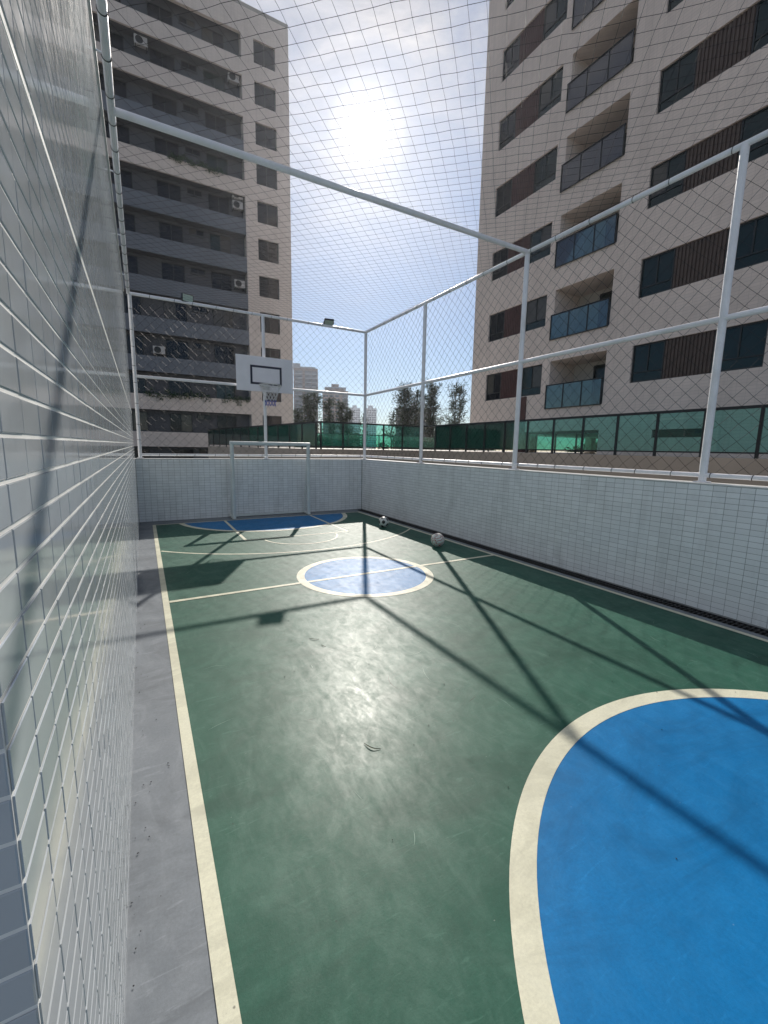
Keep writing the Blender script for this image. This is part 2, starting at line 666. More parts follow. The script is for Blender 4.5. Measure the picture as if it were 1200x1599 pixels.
def proj(p):
    d = Vector(p) - Vector((0, 0, 1.6))
    q = [sum(RC[i][k] * d[i] for i in range(3)) for k in range(3)]
    if q[2] < .02:
        return None
    return 600 + 662.3 * q[0] / q[2], 799.5 + 662.3 * q[1] / q[2], q[2]


def tile_wall(wall, origin, ud, nrm, cols, rows, pw, ph, jw, jh, depth, mat, z0, rnd, cut_rows=()):
    """tiles on a wall; the 300 that show largest are objects, the others one joined part"""
    ud, nrm = Vector(ud), Vector(nrm)
    w, h = pw - jw, ph - jh
    me = tile_mesh('tile', w, h, depth, mat)
    rot = Matrix((ud, nrm, Vector((0, 0, 1)))).transposed()
    cells = []
    for i in range(cols):
        for j in range(rows):
            c = Vector(origin) + ud * ((i + .5) * pw) + Vector((0, 0, z0 + (j + .5) * ph))
            p = proj(c)
            size = 0
            if p and -25 < p[0] < 1225 and -25 < p[1] < 1625:
                q = [proj(c + ud * a + Vector((0, 0, b))) for a, b in ((-w / 2, -h / 2), (w / 2, -h / 2), (w / 2, h / 2), (-w / 2, h / 2))]
                if all(q):
                    size = abs(sum(q[k][0] * q[(k + 1) % 4][1] - q[(k + 1) % 4][0] * q[k][1] for k in range(4))) / 2
            cells.append((size, c))
    cells.sort(key=lambda t: -t[0])
    mb = MB()
    tv = [v.co.copy() for v in me.vertices]
    tf = [tuple(f.vertices) for f in me.polygons]
    off = Vector((0, 0, 0))
    for n, (s_, c) in enumerate(cells):
        tilt = Matrix.Rotation(random.gauss(0, rnd), 3, 'X') @ Matrix.Rotation(random.gauss(0, rnd), 3, 'Z')
        jd = nrm * random.uniform(-.0004, .0004)
        if n < 300 and s_ > 0:
            o = bpy.data.objects.new('tile', me)
            COL.objects.link(o)
            o.parent = wall
            o.matrix_basis = Matrix.Translation(c + jd - wall.location) @ (rot @ tilt).to_4x4()
        else:
            A = rot @ tilt
            mb.add([A @ v + c + jd for v in tv], tf)
    stuff(mb.build('tile_field', mat, wall))


# tall wall on the left
wl_ = thing('tiled_wall', 'tall glossy white tiled wall running close along the left edge', 'wall', (-.35, 5.2, 0))
Y0L = .512
b = MB().box(XL - .45, XL - .0019, Y0L + .0019, YB + .003, -.02, 4.44)
b.build('grout_bed', M['groutL'], wl_)
tile_wall(wl_, (XL - .0019, Y0L + .004, 0), (0, 1, 0), (1, 0, 0), 88, 42, .1064, .0517, .0032, .0056, .0019, M['tileL'], .004, .0018)
tile_wall(wl_, (XL - .0019, Y0L + .004, 0), (0, 1, 0), (1, 0, 0), 88, 42, .1064, .0533, .0032, .0056, .0019, M['tileL'], 2.200, .0018)
# shaded end of the wall that turns away from the camera
tile_wall(wl_, (XL - .001, Y0L + .0019, 0), (-1, 0, 0), (0, -1, 0), 4, 42, .1064, .0517, .0032, .0056, .0019, M['tileL'], .004, .004)
MB().box(XL - .004, XL - .0006, Y0L, YB, 2.181, 2.193).build('joint_strip', M['groutL'], wl_)
MB().bbox(XL - .46, XL + .012, Y0L - .01, YB + .01, 4.441, 4.462, .004).build('coping', M['trim'], wl_)

# low wall under the basket
wb = thing('tiled_wall', 'low white tiled wall behind the goal at the far end', 'wall', (2.4, 10.0, 0))
MB().box(XL + .002, XR + .004, YB + .0024, YB + .2, -.15, ZW - .016).build('grout_bed', M['groutR'], wb)
tile_wall(wb, (XL + .004, YB + .0024, 0), (1, 0, 0), (0, -1, 0), 44, 23, .1150, .0557, .0038, .0038, .0024, M['tileR'], .004, .003)
MB().bbox(XL - .05, XR, YB - .003, YB + .21, ZW - .015, ZW, .003).build('coping', M['trim'], wb)
# long low wall on the right
wr = thing('tiled_wall', 'long low white tiled wall in shade along the right side', 'wall', (5.05, 3.5, 0))
MB().box(XR + .0024, XR + .2, -4.0, YB + .2, -.15, ZW - .016).build('grout_bed', M['groutR'], wr)
tile_wall(wr, (XR + .0024, YB - .002, 0), (0, -1, 0), (-1, 0, 0), 122, 23, .1136, .0557, .0038, .0038, .0024, M['tileR'], .004, .003)
MB().bbox(XR - .003, XR + .21, -4.0, YB + .21, ZW - .0148, ZW + .0004, .003).build('coping', M['trim'], wr)

# ---------------------------------------------------------------- pipe frame of the cage
fr = thing('cage_frame', 'white painted pipe frame of posts and rails caging the court', 'fence', (2.5, 5, ZW))
RP, RR = .036, .029


def pipe(name, p0, p1, r):
    return MB().tube(p0, p1, r, 16).build(name, M['pipe'], fr, True)


for y in POSTS:
    p = pipe('post', (XF, y, ZW + .002), (XF, y, ZT), RP)
    MB().bbox(XF - .06, XF + .06, y - .06, y + .06, ZW + .0005, ZW + .012, .003).build('foot_plate', M['pipe'], p)
for x in (2.50, -.040):
    p = pipe('post', (x, YF, ZW + .002), (x, YF, ZT), RP if x > 1 else .033)
    MB().bbox(x - .06, x + .06, YF - .06, YF + .06, ZW + .0005, ZW + .012, .003).build('foot_plate', M['pipe'], p)
for z, r in ((ZT, RR), (ZM, RR), (ZB, .024)):
    pipe('rail', (XF, -3.0, z), (XF, YF, z), r)
    pipe('rail', (-.06, YF, z), (XF, YF, z), r)
pipe('rail', (-.060, YN, ZT), (-.060, YF, ZT), .030)
for y in (4.807, YN):
    pipe('cross_beam', (-.06, y, ZT), (XF, y, ZT), .033)
# wall brackets of the left rail
for y in (1.0, 2.6, 4.2, 5.8, 7.4, 9.0):
    MB().tube((XL - .05, y, ZT + .02), (-.06, y, ZT), .008, 6).build('bracket', M['pipe'], fr)


# ---------------------------------------------------------------- nets
def diamond_net(name, label, nu, nv, a, mapper, parent_loc, rad=.0021):
    t = thing(name, label, 'net', parent_loc, 'black cord nets of the cage')
    node, mb = {}, MB()
    kn = MB()
    for i in range(nu + 1):
        for j in range(nv + 1):
            if (i + j) % 2 == 0:
                ju = random.gauss(0, .0025) if 0 < i < nu else 0
                jv = random.gauss(0, .0025) if 0 < j < nv else 0
                node[i, j] = mapper(i * a + ju, j * a + jv, i / nu, j / nv)
    for (i, j), p in node.items():
        for dj in (-1, 1):
            q = node.get((i + 1, j + dj))
            if q is not None:
                mb.tube(p, q, rad, 3, cap=False)
        r = rad * 2.0
        vs = [p + Vector(v) * r for v in ((1, 0, 0), (-1, 0, 0), (0, 1, 0), (0, -1, 0), (0, 0, 1), (0, 0, -1))]
        kn.add(vs, [(0, 2, 4), (2, 1, 4), (1, 3, 4), (3, 0, 4), (2, 0, 5), (1, 2, 5), (3, 1, 5), (0, 3, 5)])
    stuff(mb.build('mesh_cord', M['cord'], t))
    stuff(kn.build('knot', M['cord'], t))
    return t


def ties(net, pts, axis, r):
    """cord rings lashing the net to a pipe"""
    ax = Vector(axis)
    u = ax.orthogonal().normalized()
    w = ax.cross(u)
    ring = MB().path([(u * math.cos(t * math.pi / 6) + w * math.sin(t * math.pi / 6)) * (r + .003) + ax * (.006 * math.sin(t * math.pi / 6)) for t in range(12)], .0032, 5, True).mesh('tie', M['cord'])
    for p in pts:
        o = link('tie', ring, net, p)


LN = YF - YN


def roof_map(u, v, fu, fv):
    y = YN + v
    # sag between the cross beams
    seg = (y - YN) / (4.807 - YN) if y < 4.807 else (y - 4.807) / (YF - 4.807)
    s = .07 * math.sin(math.pi * max(0, min(1, seg))) * math.sin(math.pi * fu)
    return Vector((-.06 + u, y, ZT + .03 - s + random.gauss(0, .0015)))


NU = 60
aR = (XF + .06) / NU
net_r = diamond_net('safety_net', 'black cord net stretched as a roof over the court', NU, int(LN / aR), aR, roof_map, (2.5, 5, ZT), .0015)


def back_map(u, v, fu, fv):
    return Vector((-.06 + u, YF + .030 + random.gauss(0, .005), ZB + v))


net_b = diamond_net('safety_net', 'black cord net of the short end behind the backboard', 60, int((ZT - ZB) / aR), aR, back_map, (2.5, YF, ZB))


def right_map(u, v, fu, fv):
    return Vector((XF + .030 + random.gauss(0, .006), YF - u, ZB + v))


net_s = diamond_net('safety_net', 'black cord net of the long right side above the tiled wall', int((YF + 3.0) / aR), int((ZT - ZB) / aR), aR, right_map, (XF, 4, ZB))


def spaced(a, b, d):
    out, t = [], a + d * .5
    while t < b:
        out.append(t + random.uniform(-.06, .06))
        t += d
    return out


ties(net_s, [(XF, y, ZB) for y in spaced(-1, 9.8, .37)], (0, 1, 0), .024)
ties(net_r, [(XF, y, ZT) for y in spaced(-.3, 9.8, .48)], (0, 1, 0), RR)
ties(net_b, [(x, YF, ZB) for x in spaced(.1, 5, .36)], (1, 0, 0), .024)
ties(net_b, [(x, YF, ZT) for x in spaced(.1, 5, .40)], (1, 0, 0), RR)
ties(net_r, [(-.06, y, ZT) for y in spaced(2.5, 9.9, .38)], (0, 1, 0), .030)
ties(net_b, [(-.04, YF, z) for z in spaced(1.5, 4.4, .36)], (0, 0, 1), .033)
# cord running along the right top rail
mb = MB()
mb.path([(XF - .02, YF - i * .4, ZT + .031 + random.uniform(-.006, .004)) for i in range(33)], .003, 5)
mb.build('edge_cord', M['cord'], net_s)

# ---------------------------------------------------------------- floodlights
def floodlight(x, label, yaw, pitch):
    t = thing('floodlight', label, 'floodlight', (x, YF, ZT + .03), 'floodlights clamped on the end rail')
    A = Matrix.Rotation(yaw, 3, 'Z') @ Matrix.Rotation(pitch, 3, 'X')
    base = Vector((x, YF - .02, ZT + .085))

    def put(mb, name, mat, smooth=False):
        mb.v = [tuple(A @ Vector(v) + base) for v in mb.v]
        return mb.build(name, mat, t, smooth)
    body = put(MB().bbox(-.115, .115, -.012, .035, -.078, .078, .008), 'housing', M['lampbody'])
    mb = MB()
    for i in range(9):
        mb.box(-.09 + i * .0225 - .003, -.09 + i * .0225 + .003, .036, .06, -.06, .06)
    put(mb, 'cooling_fin', M['lampbody'])
    put(MB().bbox(-.098, .098, -.0155, -.0125, -.062, .062, .001), 'lens', M['lampglass'])
    br = MB()
    br.path([(-.123, .01, .0), (-.123, .03, -.07), (-.05, .03, -.098), (.05, .03, -.098), (.123, .03, -.07), (.123, .01, .0)], .006, 6)
    put(br, 'bracket', M['lampbody'])
    return t


floodlight(.985, 'floodlight on the end rail nearest the tall tiled wall, lens facing the court', R_(14), R_(6))
floodlight(4.06, 'floodlight on the end rail between backboard and far right corner, tipped down', R_(-10), R_(52))

# ---------------------------------------------------------------- basketball hoop
YBD = 9.868
hp = thing('basketball_hoop', 'white basketball backboard with black target square, rim and net', 'basketball hoop', (2.5, YF, 2.8))
MB().bbox(1.868, 3.118, YBD, YBD + .022, 2.796, 3.545, .003).build('backboard', M['board'], hp)
mb = MB()
x0, x1, z0, z1, w = 2.165, 2.862, 2.945, 3.352, .045
mb.box(x0, x1, YBD - .003, YBD - .0005, z1 - w, z1).box(x0, x1, YBD - .003, YBD - .0005, z0, z0 + w)
mb.box(x0, x0 + w, YBD - .003, YBD - .0005, z0 + w, z1 - w).box(x1 - w, x1, YBD - .003, YBD - .0005, z0 + w, z1 - w)
mb.build('target_square', M['navy'], hp)
RC0 = Vector((2.50, 9.50, 2.895))
RRM = .232
circ = [RC0 + Vector((RRM * math.cos(2 * math.pi * i / 36), RRM * math.sin(2 * math.pi * i / 36), 0)) for i in range(36)]
rim = MB().path(circ, .011, 8, True).build('rim', M['rim'], hp, True)
mb = MB().bbox(2.42, 2.58, YBD - .03, YBD - .004, 2.84, 2.95, .003)
mb.box(2.44, 2.456, 9.715, YBD - .03, 2.87, 2.90).box(2.544, 2.56, 9.715, YBD - .03, 2.87, 2.90)
mb.build('rim_bracket', M['rim'], hp)
for x in (2.3, 2.7):
    for z in (2.95, 3.42):
        MB().tube((x, YBD + .02, z), (2.5, YF - .02, z), .012, 8).build('support_arm', M['pipe'], hp, True)


def hoop_net(z0, z1, name, mat, ph=0.0):
    mb = MB()
    N, L = 12, 7
    zt, zb = 2.885, 2.46

    def P(k, l):
        f = l / L
        r = RRM * (1 - .52 * math.sin(f * math.pi / 2)) + .004 * math.sin(k * 2.1)
        a = 2 * math.pi * (k + .5 * (l % 2)) / N
        return RC0 + Vector((r * math.cos(a), r * math.sin(a), zt - 2.895 - (zt - zb) * f))
    for l in range(L):
        if not (z0 <= l < z1):
            continue
        for k in range(N):
            a = P(k, l)
            mb.tube(a, P(k, l + 1), .0042, 5, cap=False)
            mb.tube(a, P(k - 1 if l % 2 == 0 else k + 1, l + 1), .0042, 5, cap=False)
    mb.build(name, mat, hp)


hoop_net(0, 5, 'net', M['netw'])
hoop_net(5, 7, 'net_hem', M['netb'])

# ---------------------------------------------------------------- goal
gl = thing('football_goal', 'small white metal football goal standing against the far wall', 'goal', (2.5, 9.6, 0))
GX0, GX1, GY, GZ = 1.66, 3.352, 9.52, 1.645
for x in (GX0, GX1):
    MB().tube((x, GY, .012), (x, GY, GZ), .040, 14).build('post', M['goal'], gl, True)
    MB().tube((x, GY + .02, GZ - .03), (x, 9.84, .05), .019, 10).build('rear_support', M['goal'], gl, True)
    MB().bbox(x - .03, x + .03, GY - .05, 9.87, .0125, .05, .004).build('base_bar', M['goal'], gl)
MB().tube((GX0 - .04, GY, GZ), (GX1 + .04, GY, GZ), .042, 14).build('crossbar', M['goal'], gl, True)
MB().bbox(GX0 + .03, GX1 - .03, 9.82, 9.865, .0125, .05, .004).build('rear_bar', M['goal'], gl)
mb = MB()
for x in (GX0, GX1):
    for z in (.35, .7, 1.05, 1.4):
        mb.path([(x + .043 * math.cos(t), GY + .043 * math.sin(t), z + .003 * t) for t in [k * .6 for k in range(9)]], .003, 5)
mb.path([(GX0 - .05, GY, GZ - .45), (GX0 - .07, GY + .02, GZ - .5), (GX0 - .035, GY + .02, GZ - .56), (GX0 - .08, GY + .01, GZ - .62)], .003, 5)
stuff(mb.build('net_cord_remnant', M['groutL'], gl))


# ---------------------------------------------------------------- balls
def ico():
    t = (1 + 5 ** .5) / 2
    V = [Vector(v).normalized() for v in ((-1, t, 0), (1, t, 0), (-1, -t, 0), (1, -t, 0), (0, -1, t), (0, 1, t), (0, -1, -t), (0, 1, -t), (t, 0, -1), (t, 0, 1), (-t, 0, -1), (-t, 0, 1))]
    F = []
    for i in range(12):
        for j in range(i):
            for k in range(j):
                if all((a - b).length < 1.1 for a, b in ((V[i], V[j]), (V[j], V[k]), (V[i], V[k]))):
                    F.append((V[i] + V[j] + V[k]).normalized())
    return V, F


def ball(label, loc, r, kind, rot):
    V, F = ico()
    A = Matrix.Rotation(rot[0], 3, 'X') @ Matrix.Rotation(rot[1], 3, 'Z')
    bm = bmesh.new()
    bmesh.ops.create_icosphere(bm, subdivisions=5, radius=1)
    lab = {}
    for v in bm.verts:
        d = v.co.normalized()
        ds = sorted([(d.angle(q) / .92, 1) for q in V] + [(d.angle(q) * 1.0, 0) for q in F])
        g_ = ds[1][0] - ds[0][0]
        v.co = d * (r * (1 - .022 * math.exp(-(g_ / .045) ** 2)))
    for f in bm.faces:
        d = f.calc_center_median().normalized()
        ds = sorted([(d.angle(q) / .92, 1) for q in V] + [(d.angle(q) * 1.0, 0) for q in F])
        if kind == 'classic':
            f.material_index = ds[0][1]
        else:
            s_ = math.sin(4.2 * d.x + 2.5 * math.sin(3.1 * d.y)) * math.cos(3.6 * d.z + 1.5 * d.x)
            f.material_index = 1 if .18 < abs(s_) < .42 else 0
        f.smooth = True
    bmesh.ops.rotate(bm, verts=bm.verts, matrix=A)
    me = bpy.data.meshes.new('football')
    bm.to_mesh(me)
    bm.free()
    me.materials.append(M['ballw'])
    me.materials.append(M['ballk'] if kind == 'classic' else M['ballr'])
    o = link('football', me, None, (loc[0], loc[1], loc[2] + r))
    tag(o, label, 'ball', 'footballs by the right wall')


ball('black and white football lying near the far right corner', (4.20, 7.40, .0012), .107, 'classic', (.5, .9))
ball('white and red football lying nearer along the right wall', (4.16, 5.52, .0012), .113, 'red', (.3, 2.2))

# ---------------------------------------------------------------- leaves and twigs on the floor
def dry_leaf(loc, L, yaw, label):
    """narrow curled leaf blade"""
    mb = MB()
    n = 9
    ca, sa = math.cos(yaw), math.sin(yaw)
    rows = []
    for i in range(n + 1):
        t = i / n
        w_ = .035 * L * math.sin(math.pi * min(.97, t + .03)) ** .7 + .0012
        x, yb, zz = t * L, .22 * L * math.sin(3.4 * t) * (1 - .4 * t), .0015 + .05 * L * math.sin(math.pi * t)
        rows.append([(x, yb + w_, zz + .002), (x, yb, zz), (x, yb - w_, zz + .002)])
    for i in range(n):
        for q in range(2):
            mb.add([rows[i][q], rows[i + 1][q], rows[i + 1][q + 1], rows[i][q + 1]], [(0, 1, 2, 3)])
    mb.v = [(x * ca - y * sa, x * sa + y * ca, z) for x, y, z in mb.v]
    o = mb.build('dry_leaf', M['leafdry'], None, False, loc)
    tag(o, label, 'leaf', 'bits of leaf on the court')


dry_leaf((1.02, 1.79, .0015), .10, 2.25, 'curled green leaf lying in the sun glare on the green court')
dry_leaf((1.20, 3.18, .0015), .09, 2.5, 'thin dry leaf on the green court this side of the centre circle')
dry_leaf((1.20, 3.03, .0015), .05, 2.0, 'small dry leaf scrap beside the thin leaf past the glare')


# grit and shoe scuffs on the paint
rs = random.Random(21)
mb = MB()
for _ in range(150):
    x, y, r = rs.uniform(-.1, 4.7), rs.uniform(.4, 8.5) * rs.random() ** .5 + .5, rs.uniform(.0012, .0038)
    if rs.random() < .25:
        x = XL + abs(rs.gauss(0, .06)) + .004
    vs = [Vector((x, y, .0052)) + Vector(v) * r * rs.uniform(.7, 1.5) for v in ((1, 0, 0), (-1, 0, 0), (0, 1, 0), (0, -1, 0), (0, 0, .8), (0, 0, -.8))]
    mb.add(vs, [(0, 2, 4), (2, 1, 4), (1, 3, 4), (3, 0, 4), (2, 0, 5), (1, 2, 5), (3, 1, 5), (0, 3, 5)])
stuff(mb.build('grit', M['drain'], floor))
M['scuffd'] = plain('dark_scuff', (.018, .045, .034), .5, .2, 30, .25)
M['scuffl'] = plain('pale_scuff', (.14, .25, .20), .5, .2, 30, .25)
for nm, mt, cnt, zz in (('dark_scuff', M['scuffd'], 46, .0017), ('pale_scuff', M['scuffl'], 60, .0019)):
    mb = MB()
    for _ in range(cnt):
        x, y, a, L_ = rs.uniform(.3, 4.3), rs.uniform(1.0, 7.5), rs.uniform(0, 6.28), rs.uniform(.03, .22)
        cv, w_ = rs.uniform(-3, 3), rs.uniform(.0008, .0026)
        pts = []
        for i in range(7):
            t = i / 6
            a2 = a + cv * t * L_ * 4
            pts.append((x, y, a2, w_ * math.sin(math.pi * (t * .9 + .05))))
            x += math.cos(a2) * L_ / 6
            y += math.sin(a2) * L_ / 6
        if any(p[0] < .2 or p[0] > 4.55 or (p[0] - 2.4) ** 2 + (p[1] - 4.677) ** 2 < .8 or (p[0] - 2.4) ** 2 + (p[1] + .4) ** 2 < 3.6 for p in pts):
            continue
        for p, q in zip(pts[:-1], pts[1:]):
            mb.add([(p[0] - math.sin(p[2]) * p[3], p[1] + math.cos(p[2]) * p[3], zz), (p[0] + math.sin(p[2]) * p[3], p[1] - math.cos(p[2]) * p[3], zz),
                    (q[0] + math.sin(q[2]) * q[3], q[1] - math.cos(q[2]) * q[3], zz), (q[0] - math.sin(q[2]) * q[3], q[1] + math.cos(q[2]) * q[3], zz)], [(0, 1, 2, 3)])
    stuff(mb.build(nm, mt, floor))


# ---------------------------------------------------------------- terrace beyond the court
terrace = struct(MB().add([(x, y, z) for z in (-3, 1.5) for x, y in ((11.72, -12), (11.72, 17.12), (6.62, 17.12), (4.1, 31.6), (34, 31.6), (34, -12))],
                          [(6, 7, 8, 9, 10, 11), (0, 6, 11, 5), (0, 1, 7, 6), (1, 2, 8, 7), (2, 3, 9, 8), (3, 4, 10, 9), (4, 5, 11, 10)]).build('terrace', M['terrfloor']))
# rendered parapet faces with a small kerb on top
pw_ = thing('retaining_wall', 'beige rendered retaining wall carrying the green glass railing', 'wall', (11.6, 8, -3))


def wallseg(a, b, th, z0, z1):
    a, b = Vector((*a, 0)), Vector((*b, 0))
    d = (b - a).normalized()
    n = Vector((d.y, -d.x, 0)) * th / 2
    vs = [(p.x, p.y, z) for z in (z0, z1) for p in (a - n, a + n, b + n, b - n)]
    return MB().add(vs, [(0, 1, 2, 3)[::-1], (4, 5, 6, 7), (0, 1, 5, 4), (1, 2, 6, 5), (2, 3, 7, 6), (3, 0, 4, 7)])


CA, CB, CC, CD = (4.02, 31.6), (6.54, 17.05), (11.65, 17.05), (11.65, -6.0)
wallseg(CA, CB, .14, -3, 1.505).build('wall_face', M['terr'], pw_)
wallseg((CB[0] - .07, CB[1]), (CC[0] - .08, CC[1]), .14, -3, 1.507).build('wall_face', M['terr'], pw_)
wallseg((CC[0], CC[1] + .07), CD, .14, -3, 1.509).build('wall_face', M['terr'], pw_)


def railing(label, a, b, z0, z1, pitch, first=0.0, thick=.062, group='green glass railings'):
    a, b = Vector((*a, 0)), Vector((*b, 0))
    L = (b - a).length
    d = (b - a) / L
    t = thing('glass_railing', label, 'railing', (a.x, a.y, z0), group)
    n = Vector((d.y, -d.x, 0))

    def bar(s0, s1, h0, h1, w_, name, mat):
        p, q = a + d * s0, a + d * s1
        vs = [(c + n * e) for h in (h0, h1) for c, e in ((p, -w_ / 2), (p, w_ / 2), (q, w_ / 2), (q, -w_ / 2)) for c, e in [(c + Vector((0, 0, h)), e)]]
        return MB().add(vs, [(3, 2, 1, 0), (4, 5, 6, 7), (0, 1, 5, 4), (1, 2, 6, 5), (2, 3, 7, 6), (3, 0, 4, 7)]).build(name, mat, t)
    bar(-.02, L + .02, z1 - .055, z1 + .01, .075, 'top_rail', M['black'])
    bar(0, L, z0 + .10, z0 + .135, .03, 'bottom_rail', M['black'])
    s = first
    st = []
    while s < L + .01:
        st.append(min(s, L))
        bar(s - thick / 2, s + thick / 2, z0, z1 - .046, .05, 'post', M['black'])
        s += pitch
    if L - st[-1] > .2:
        st.append(L)
        bar(L - thick / 2, L + thick / 2, z0, z1 - .046, .05, 'post', M['black'])
    for s0, s1 in zip(st[:-1], st[1:]):
        bar(s0 + thick / 2 + .004, s1 - thick / 2 - .004, z0 + .136, z1 - .05, .010, 'pane', M['greenglass'])
    return t


railing('green glass railing on the retaining wall along the right building', CC, CD, 1.509, 2.645, 1.071, 1.14)
railing('green glass railing on the retaining wall across the end beyond the corner post', (CB[0] + .03, CB[1]), (CC[0] - .05, CC[1]), 1.507, 2.645, 1.005, 0)
railing('green glass railing running away behind the goal towards the left building', CB, CA, 1.505, 2.645, 1.22, .35)
railing('farther green glass railing at the back edge of the terrace before the trees', (6.0, 31.0), (23.0, 30.4), 1.5, 2.62, 1.35, 0)
railing('dark green glass railing under the raised corner of the right building', (15.95, 18.1), (15.95, 10.75), 1.5, 2.40, 1.05, 0)


# ---------------------------------------------------------------- building on the right
def facade(b0, b1, z0, z1, holes, place, depth):
    """wall sheet with openings and their reveals; place(s, z, d) -> world point"""
    ss = sorted({b0, b1} | {h[0] for h in holes} | {h[1] for h in holes})
    zs = sorted({z0, z1} | {h[2] for h in holes} | {h[3] for h in holes})
    mb = MB()
    for s0, s1 in zip(ss[:-1], ss[1:]):
        for q0, q1 in zip(zs[:-1], zs[1:]):
            sm, zm = (s0 + s1) / 2, (q0 + q1) / 2
            if any(h[0] < sm < h[1] and h[2] < zm < h[3] for h in holes):
                continue
            mb.poly([place(s0, q0, 0), place(s1, q0, 0), place(s1, q1, 0), place(s0, q1, 0)])
    for h in holes:
        dd = h[4] if len(h) > 4 else depth
        c = [(h[0], h[2]), (h[1], h[2]), (h[1], h[3]), (h[0], h[3])]
        for i in range(4):
            p, q = c[i], c[(i + 1) % 4]
            mb.poly([place(*p, 0), place(*p, dd), place(*q, dd), place(*q, 0)])
    return mb


XB = 15.7
rb = thing('apartment_building', 'tall beige apartment block with brown slatted window bands and glass balconies on the right', 'building', (22, 6, 1.5))
NF = 9
ZR = 4.10 + 2.905 * NF + .6
holes = []
WIN = [(13.65, 17.22), (5.73, 9.62), (-3.2, .4)]
BAL = [(10.62, 13.22), (1.2, 3.9)]
for k in range(NF):
    zb = 4.10 + 2.905 * k
    for a, b_ in WIN:
        holes.append((a, b_, zb, zb + 1.31, .14))
    for a, b_ in BAL:
        holes.append((a, b_, zb - .66, zb + 1.34, 1.6))
pl = lambda s, z, d: (XB + d, s, z)
facade(-8, 18.33, 2.45, ZR, holes, pl, .14).build('facade_wall', M['beige'], rb)
MB().poly([(XB, 18.33, 2.45), (30, 18.33, 2.45), (30, 18.33, ZR), (XB, 18.33, ZR)]).poly([(30, -8, 2.45), (30, 18.33, 2.45), (30, 18.33, ZR), (30, -8, ZR)][::-1]).poly([(XB, -8, 2.45), (30, -8, 2.45), (30, -8, ZR), (XB, -8, ZR)]).build('side_wall', M['beige'], rb)
MB().poly([(XB, -8, 2.45), (XB, 18.33, 2.45), (30, 18.33, 2.45), (30, -8, 2.45)]).build('soffit', M['soffit'], rb)
rf = MB().box(XB + .02, 29.98, -7.98, 18.31, ZR + .001, ZR + .25).build('roof', M['concrete'], rb)
# ground storey block with a low strip window
gh = [(6.94, 8.63, 2.12, 2.40, .12)]
facade(-7.9, 10.66, 1.5, 2.45, gh, lambda s, z, d: (XB + .004 + d, s, z), .12).build('ground_wall', M['beige'], rb)
MB().poly([(XB + .004, 10.66, 1.5), (29, 10.66, 1.5), (29, 10.66, 2.45), (XB + .004, 10.66, 2.45)]).build('ground_side_wall', M['beige'], rb)
w_ = MB().box(XB + .10, XB + .13, 6.9, 8.66, 2.10, 2.42).build('window', M['frame'], rb)
MB().box(XB + .094, XB + .099, 6.97, 8.6, 2.14, 2.38).build('pane', M['panedark'], w_)
for y in (14.6,):
    MB().box(XB - .06, XB + .35, 14.42, 14.80, 1.5, 4.06).build('column', M['redbrown'], rb)
MB().box(24, 24.2, 10.67, 15.6, 1.5, 2.449).build('ground_rear_wall', M['soffit'], rb)
for x in (19.5, 25):
    for y in (11.6, 17.4):
        MB().box(x, x + .45, y, y + .45, 1.5, 2.45).build('column', M['soffit'], rb)

pan_mesh = {}


def slat_panel(y0, y1, z0, z1, k_, mat):
    mb = MB().box(XB + .085, XB + .11, y0, y1, z0, z1)
    n = int((y1 - y0) / .11)
    for i in range(n):
        s = y0 + (i + .5) * (y1 - y0) / n
        mb.box(XB + .055, XB + .0845, s - .034, s + .034, z0 + .004, z1 - .004)
    return stuff(mb.build('slat_panel', mat, rb))


def glazing(y0, y1, z0, z1, n, pane, tr=.27):
    """one window: frame bars with panes set behind them"""
    fw = .05
    mb = MB()
    X0, X1 = XB + .07, XB + .12
    mb.box(X0, X1, y0, y1, z0, z0 + fw).box(X0, X1, y0, y1, z1 - fw, z1)
    mb.box(X0, X1, y0, y0 + fw, z0 + fw, z1 - fw).box(X0, X1, y1 - fw, y1, z0 + fw, z1 - fw)
    zt = z0 + (z1 - z0) * tr
    mb.box(X0 + .004, X1, y0 + fw, y1 - fw, zt - .02, zt + .02)
    wd = (y1 - y0 - 2 * fw)
    for i in range(1, n):
        s = y0 + fw + wd * i / n
        mb.box(X0 + .002, X1 - .002, s - .024, s + .024, zt + .02, z1 - fw)
    w = mb.build('window', M['frame'], rb)
    for i in range(n):
        s0 = y0 + fw + wd * i / n + .004
        s1 = y0 + fw + wd * (i + 1) / n - .004
        a = random.uniform(-.004, .004)
        MB().poly([(X1 - .02 + a, s0, zt + .012), (X1 - .02 - a, s1, zt + .012), (X1 - .02 - a, s1, z1 - fw + .01), (X1 - .02 + a, s0, z1 - fw + .01)][::-1]).build('pane', M['panecurt'] if random.random() < .14 else pane, w)
    MB().poly([(X1 - .016, y0 + fw, z0 + fw - .01), (X1 - .016, y1 - fw, z0 + fw - .01), (X1 - .016, y1 - fw, zt - .012), (X1 - .016, y0 + fw, zt - .012)][::-1]).build('pane', pane, w)


